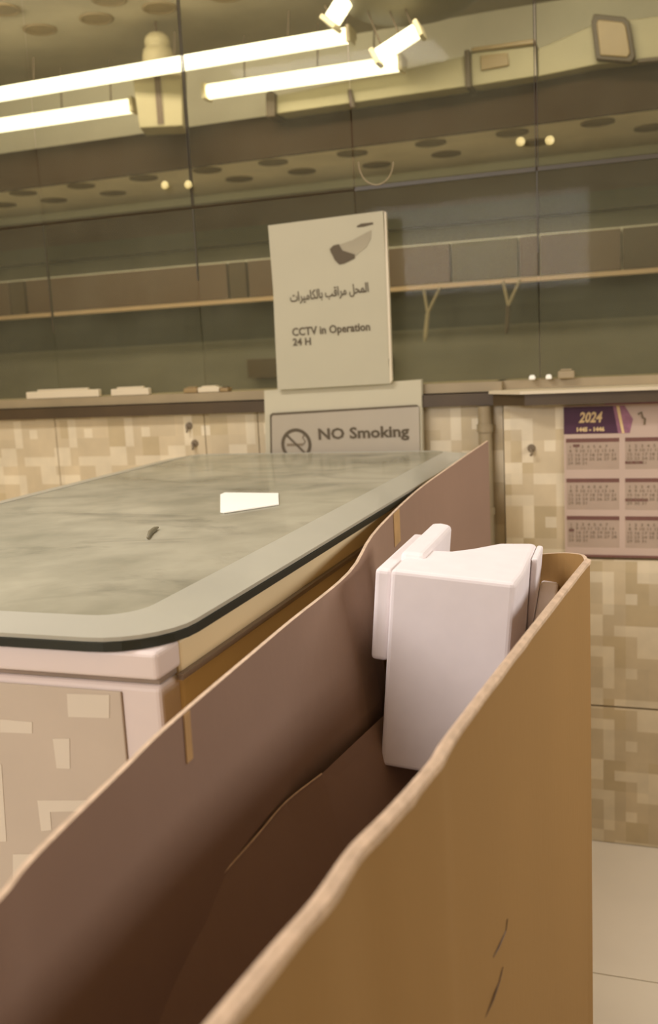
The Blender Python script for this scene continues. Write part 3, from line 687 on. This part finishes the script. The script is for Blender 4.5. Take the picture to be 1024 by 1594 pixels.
# torn paper edge lying along the top of the right panel
bm = bmesh.new(); prev = None
for i, p in enumerate(RT):
    wv = .0028+.0022*noise.noise(Vector((p.y*22, 3, 1))) + (.002 if p.y < .6 else 0)
    if p.y > .7: wv *= .6
    a = [p-o0+Vector((-.0075, 0, .0002)), p-o0+Vector((-.003, 0, .0026)), p-o0+Vector((.001+wv*.35, 0, .0005)), p-o0+Vector((.0012, 0, -.002-wv*1.3)), p-o0+Vector((-.003, 0, -.003))]
    a = [bm.verts.new(q) for q in a]
    if prev:
        for k in range(5): bm.faces.new((prev[k], prev[(k+1) % 5], a[(k+1) % 5], a[k]))
    else: bm.faces.new(a)
    prev = a
bm.faces.new(prev[::-1])
link('torn_edge', bm, 'card_edge', t)
# tear crack and scuffs on the outside of the right panel
def onright(px, name, r):
    pts = []
    for x, y in px:
        d = ray(x, y); k = (-.118-.0)/d.x if False else None
        # walk the ray until it meets the right panel plane  x = xp(y,z)
        lo = .2
        for s in range(400):
            q = CC+d*(lo+s*.004)
            xi = q.y; tt = min(max((q.z)/1.05, 0), 1)
            xt = RT[min(range(len(RT)), key=lambda i: abs(RT[i].y-xi))].x; xb = -.165+.06*((xi-.25)/1.1)
            if q.x < xb+(xt-xb)*tt+.001: break
        pts.append(q-o0)
    bm = bmesh.new(); tube(bm, pts, r, 6); return link(name, bm, 'brown', t)
onright([(790, 1430), (786, 1450), (776, 1475), (768, 1490)], 'scuff', [.0003, .0012, .0009, .0003])
onright([(783, 1505), (776, 1530), (768, 1555), (755, 1585)], 'scuff', [.0003, .0011, .0009, .0003])
# inner flap that carries the foam
inn0 = [AZ(300, 1412, .865), AZ(345, 1362, .868), AZ(400, 1300, .87), AZ(445, 1248, .87), AZ(500, 1205, .872)]
inn0 = [AZ(60, 1720, .86), AZ(200, 1535, .862)] + inn0
inn0 = smoothcurve(inn0, 5)
last = inn0[-1]; inn0 += [Vector((last.x+.028, 1.2, .875)), Vector((last.x+.022, 1.33, .875)), Vector((last.x+.01, 1.385, .875))]
bm = bmesh.new(); P = []
for p in inn0:
    a = p-o0; b = Vector((-.25-o0.x+(p.y-.9)*.03, p.y-o0.y, .42)); 
    P.append([bm.verts.new(a.lerp(b, k/4)+Vector((0, 0, -.006*math.sin(math.pi*k/4)))) for k in range(5)] + [bm.verts.new(a.lerp(b, k/4)+Vector((0, 0, -.006*math.sin(math.pi*k/4)-.003))) for k in (4, 3, 2, 1, 0)])
for a, b in zip(P, P[1:]):
    for k in range(10): bm.faces.new((a[k], a[(k+1) % 10], b[(k+1) % 10], b[k]))
bm.faces.new(P[0]); bm.faces.new(P[-1][::-1])
link('inner_flap', bm, 'card_in', t)
bm = bmesh.new(); tube(bm, [p-o0+Vector((.0005, 0, .0003)) for p in inn0[10:31]], [.0003+.0009*min(1, i/8) for i in range(21)], 6); link('flap_edge', bm, 'card_edge', t)
# bottom
bm = bmesh.new(); bx(bm, -.145, .10, -.6, .43, .001, .006); link('bottom', bm, 'card_in', t)
# tape stripe on the left side
i0 = min(range(len(topL)), key=lambda i: abs(topL[i].y-.70)); 
for yc, wd, zz in ((.70, .012, .045), (1.62, .05, .06)):
    idx = [i for i in range(len(topL)) if abs(topL[i].y-yc) < wd+.02][:4]
    if len(idx) < 2: continue
    bm = bmesh.new(); pa = topL[idx[0]]; pb = topL[idx[-1]]
    a0 = pa.lerp(pb, .5-wd/(pb-pa).length/1.0*.5); b0 = pa.lerp(pb, .5+wd/(pb-pa).length*.5)
    A = []
    for p in (a0, b0):
        q = Vector((p.x, p.y, p.z)); bt = Vector((q.x*.25+botx(q.y)*.75, q.y, 0)) if q.y < 1.5 else Vector((q.x, q.y, 0))
        k = zz/q.z
        A.append((q-o0+Vector((.0012, 0, -.001)), q.lerp(bt, k)-o0+Vector((.0012, 0, 0))))
    vs = [bm.verts.new(A[0][0]), bm.verts.new(A[1][0]), bm.verts.new(A[1][1]), bm.verts.new(A[0][1])]
    v2 = [bm.verts.new(v.co+Vector((-.0008, 0, 0))) for v in vs]
    bm.faces.new(vs); bm.faces.new(v2[::-1])
    for k in range(4): bm.faces.new((vs[k], v2[k], v2[(k+1) % 4], vs[(k+1) % 4]))
    link('tape_strip', bm, 'tape', t)
# ---------------------------------------------------------------- polystyrene block
fo = AZ(608, 886, 1.08)
t = thing('polystyrene_packing_block', 'white moulded polystyrene packing block wedged upright in the open cardboard box', 'packaging', fo)
t.rotation_euler = (0, math.radians(5.5), math.radians(2))
Wf, Df, Hf = .153, .215, .262
bm = bmesh.new()
# body outline seen from above (x right, y away); concave back edge
out = [(0, 0), (Wf, 0), (Wf+.004, .06), (Wf+.004, .235), (.145, .235), (.105, .215), (.075, .165), (.05, .135), (.035, .13), (0, .13)]
prism(bm, out, 'z', -Hf, 0)
link('body', bm, 'foam', t, bevel=.006)
bm = bmesh.new(); prism(bm, [(-.004, .07), (.028, .07), (.028, .275), (.010, .285), (-.004, .275)], 'z', -.20, .007); link('upper_block', bm, 'foam', t, bevel=.007)
bm = bmesh.new(); bx(bm, -.023, -.0005, .012, .24, -.125, -.004); link('left_flange', bm, 'foam', t, bevel=.006)
bm = bmesh.new(); prism(bm, [(.15, -.002), (.236, -.002), (.236, -.165), (.05, -.165), (.05, -.145), (.17, -.125)], 'x', Wf+.0045, Wf+.013)
link('right_rib', bm, 'foam', t, bevel=.003)
bm = bmesh.new(); prism(bm, [(.09, -.18), (.26, -.18), (.26, -.058), (.235, -.055), (.11, -.12)], 'x', Wf+.0135, Wf+.038); link('right_flange', bm, 'foam', t, bevel=.004)
